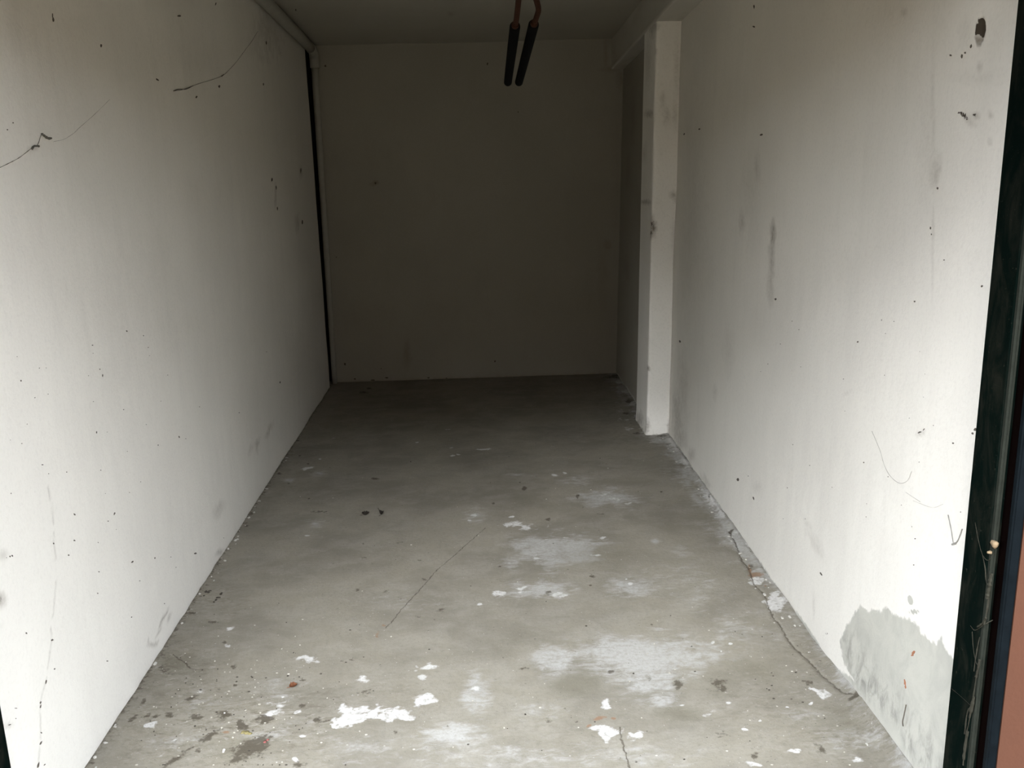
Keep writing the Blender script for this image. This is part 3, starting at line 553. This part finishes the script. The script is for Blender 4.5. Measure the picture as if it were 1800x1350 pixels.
# ------------------------------------------------------------------ cobwebs
def web(name, to, lines, label, mat, nrm, lift=.003, thin=1.0):
    bm = bmesh.new(); nv = Vector(nrm)
    for pts, r in lines:
        P = [snap(to, to(*p))+nv*lift for p in pts]; P = smooth_path(P, 4) if len(P) > 2 else P
        tube(bm, P, [r*thin*random.uniform(.6, 1.4) for _ in P], 5)
    return tag(bm_obj(name, bm, mat), label, 'cobweb')
web('cobweb', wl, [([(303,160),(318,158),(335,152),(352,146),(372,140),(390,133),(402,122),(416,106),(428,90),(440,74),(452,55)], .0007), ([(303,160),(312,157),(325,157),(338,151)], .0014), ([(388,134),(392,131)], .002)], 'dark sagging cobweb thread high on the left wall below the pipe', M['web'], (1, 0, 0))
web('cobweb', wl, [([(-6,296),(15,286),(30,278),(44,268),(56,259),(62,257),(66,250),(68,243),(71,235)], .0007), ([(71,235),(76,239),(82,243),(88,243)], .0030), ([(54,262),(58,257),(66,257)], .0026), ([(92,249),(110,245),(128,234),(138,224),(165,200),(190,175)], .0003)], 'clotted black cobweb strand near the left edge of the left wall', M['web'], (1, 0, 0))
web('cobweb', wr, [([(1669,905),(1674,930),(1678,955)], .0012), ([(1679,957),(1686,950),(1694,930)], .0017), ([(1676,957),(1682,955)], .003)], 'v-shaped dark cobweb on the right wall beside the door frame', M['soft'], (-1, 0, 0), .002, .75)
web('cobweb', wr, [([(1535,758),(1549,792),(1556,815),(1566,835),(1583,849),(1598,845),(1606,828)], .0009), ([(1595,865),(1620,882)], .0009), ([(1608,880),(1640,892),(1660,886)], .0006)], 'faint grey looping thread on the white right wall', M['thread'], (-1, 0, 0), .002, .5)
def jf(u, v):
    p = on(u, v, 1, 1.733)
    return p if p[0] > JX+.002 else on(u, v, 0, JX-.0012)
web('cobweb', jf, [([(1714,918),(1720,950),(1727,975),(1737,985),(1748,972)], .0012), ([(1727,975),(1732,1000),(1734,1024),(1744,1030)], .0020), ([(1706,1100),(1714,1108),(1730,1098),(1745,1090)], .0016), ([(1730,1098),(1737,1060),(1741,1010)], .0032), ([(1709,1110),(1711,1140),(1716,1165),(1722,1170)], .0013),
 ([(1722,1120),(1716,1150),(1712,1180)], .0020), ([(1716,1190),(1710,1230),(1703,1270),(1697,1300),(1693,1345)], .0024), ([(1708,1240),(1700,1255),(1696,1290)], .0028), ([(1672,1210),(1690,1225),(1706,1240)], .0007), ([(1743,1008),(1740,1024),(1737,1040),(1735,1052)], .0060), ([(1733,1086),(1727,1096),(1718,1102)], .0040), ([(1722,1160),(1719,1176),(1716,1190)], .0045), ([(1712,1225),(1708,1245),(1704,1262)], .0050), ([(1701,1285),(1697,1310),(1694,1335)], .0050)], 'dusty cobweb strands clinging to the dark green door jamb', M['webpale'], (0, -1, 0), .0, .6)
def pebble(bm, c, r, seed, sq=(1, 1, .7)):
    q = bmesh.ops.create_icosphere(bm, subdivisions=2, radius=1)['verts']; rg = random.Random(seed)
    off = Vector((rg.uniform(0, 9),)*3)
    for v in q:
        k = 1+.28*math.sin(v.co.x*3+off.x)+.2*math.sin(v.co.y*4+off.x*2)+.16*math.sin(v.co.z*5+off.x*3)
        v.co = Vector([v.co[i]*k*r*sq[i] for i in range(3)])+Vector(c)
bm = bmesh.new(); pebble(bm, on(1749, 956, 1, 1.734), .0085, 3, (1, .8, .85)); pebble(bm, on(1739, 971, 1, 1.737), .0042, 5, (1.2, .8, .8))
tag(bm_obj('spider_cocoon', bm, M['cocoon'], None, True), 'round cream spider cocoon stuck on the dark green door jamb', 'cocoon')
# ------------------------------------------------------------------ things lying on the floor
def leaf(name, u, v, w, l, rot, curl, label, mat, cat='leaf', stem=True):
    c0 = fl(u, v); root = empty(name, (c0[0], c0[1], 0)); root.rotation_euler[2] = rot; bpy.context.view_layer.update(); tag(root, label, cat)
    bm = bmesh.new(); nx, ny = 8, 6; g = []
    for i in range(nx+1):
        t = i/nx; hw = w*.5*(math.sin(math.pi*min(1, t*.94+.04))**.75)*(1+.18*math.sin(i*2.6))
        g.append([bm.verts.new(((t-.5)*l, hw*(2*j/ny-1), .002+curl*((2*j/ny-1)**2)*hw*2+curl*.5*l*(2*t-1)**2*.6)) for j in range(ny+1)])
    for i in range(nx):
        for j in range(ny): bm.faces.new((g[i][j], g[i+1][j], g[i+1][j+1], g[i][j+1]))
    ex = bmesh.ops.solidify(bm, geom=bm.faces[:], thickness=.0008)
    o = bm_obj('blade', bm, mat); o.parent = root
    if stem:
        bm = bmesh.new(); tube(bm, smooth_path([(-l*.48, 0, .003), (-l*.62, .002, .005), (-l*.8, .005, .003)], 4), .0008, 6); o = bm_obj('stem', bm, mat); o.parent = root
    return root
leaf('dry_leaf', 516, 1208, .022, .026, .6, .5, 'small rust-brown dry leaf lying flat on the concrete', M['leaf'])
leaf('withered_leaf', 643, 906, .016, .034, .3, 1.1, 'curled dark withered leaf on the mid floor, left of its stalked neighbour', M['clod'])
leaf('withered_leaf', 671, 905, .020, .030, 1.3, 1.0, 'curled dark withered leaf with an upright stalk on the mid floor', M['clod'])
c0 = fl(671, 905); bm = bmesh.new()
tube(bm, smooth_path([(0, 0, .006), (.004, .012, .02), (.009, .02, .03)], 4), .0012, 6); o = bm_obj('stalk', bm, M['clod']); o.parent = OB['withered_leaf.001']
def clod(name, spots, mat, label, cat, sq=(1, 1, .6), group=None):
    bm = bmesh.new()
    for k, (u, v, r) in enumerate(spots):
        c0 = fl(u, v); pebble(bm, (c0[0], c0[1], r*.25), r, k*7+int(u), sq)
    return tag(bm_obj(name, bm, mat, None, True), label, cat, group)
clod('dirt_clod', [(362,1041,.007), (366,1042,.006), (369,1039,.005), (358,1048,.0045), (353,1049,.004)], M['clod'], 'black crumbly dirt clod close to the foot of the left wall', 'dirt')
clod('dirt_clod', [(388,1045,.006), (384,1051,.0065), (380,1055,.005), (376,1059,.0045), (390,1043,.004)], M['clod'], 'elongated dark dirt clod just right of the black crumbly one', 'dirt')
clod('paper_scrap', [(428,1288,.006), (434,1289,.0075), (440,1290,.005)], M['yellow'], 'yellowish scrap lying in the dirt at the bottom left of the floor', 'scrap', (1.3, .9, .35))
clod('plastic_scrap', [(466,1305,.005), (471,1301,.004)], M['red'], 'tiny red scrap at the edge of the dark dirt patch', 'scrap', (1.2, .8, .5))
clod('glass_chip', [(395,1254,.0028)], M['white'], 'shiny white chip on the dark brown stain by the left front', 'chip')
clod('glass_chip', [(394,1319,.0042), (393,1322,.003)], M['white'], 'shiny white chip lower down beside the dark dirt patch', 'chip')
clod('plaster_chip', [(1295,908,.006), (1295,913,.009), (1296,917,.009), (1294,916,.007)], M['white'], 'bright white plaster chip leaning at the foot of the right wall', 'plaster chip', (.8, 1, 1.2))
clod('plaster_chip', [(1306,946,.007)], M['white'], 'white plaster crumb at the right wall, just before the leaning chip', 'plaster chip')
clod('plaster_chip', [(1316,961,.008)], M['white'], 'white plaster crumb at the right wall above the rusty stain', 'plaster chip')
# loose crumbs, far too many to count
bm = bmesh.new()
for k in range(420):
    if k < 200: u, v = random.gauss(400, 120), random.gauss(1250, 70)
    elif k < 330: u, v = random.gauss(1400, 150), random.gauss(1200, 80)
    else: u, v = random.uniform(480, 1150), random.uniform(740, 1340)
    c0 = fl(u, max(700, min(1345, v)))
    if not XL+.02 < c0[0] < XR-.03: continue
    r = random.uniform(.0012, .0032); q = bmesh.ops.create_icosphere(bm, subdivisions=1, radius=r)['verts']
    sx, sy = random.uniform(.7, 1.8), random.uniform(.7, 1.4)
    for w in q: w.co = Vector((w.co.x*sx+c0[0], w.co.y*sy+c0[1], w.co.z*.7+.001))
    if random.random() < .45:
        for w in q:
            for f in w.link_faces: f.material_index = 1
tag(bm_obj('floor_crumbs', bm, [M['sand'], M['clod']]), 'loose sand and dirt crumbs scattered over the concrete floor', 'crumbs', None, 'stuff')
bm = bmesh.new()
for k in range(160):                                                       # mortar crumbs along the wall feet
    y = random.uniform(2.1, 5.1) ; right = random.random() < .75
    x = XR-.004-abs(random.gauss(0, .03)) if right else XL+.004+abs(random.gauss(0, .012))
    r = random.uniform(.002, .007); n0 = len(bm.verts); pebble(bm, (x, y, r*.3), r, k)
tag(bm_obj('mortar_crumbs', bm, plain('grey_mortar', (.40, .385, .345), .95, .25, 90)), 'grey mortar crumbs gathered along the feet of the side walls', 'crumbs', None, 'stuff')
# black bent wire sticking out of the bare patch
bm = bmesh.new(); P = [Vector(wr(u, v))+Vector((-.004-.010*math.sin(k*.8), 0, 0)) for k, (u, v) in enumerate([(1590,1276),(1594,1268),(1598,1258),(1598,1248),(1595,1239)])]
tube(bm, smooth_path(P, 4), .0016, 6); tag(bm_obj('bent_wire', bm, M['dirt']), 'short black bent wire on the bare grey patch of the right wall', 'wire')
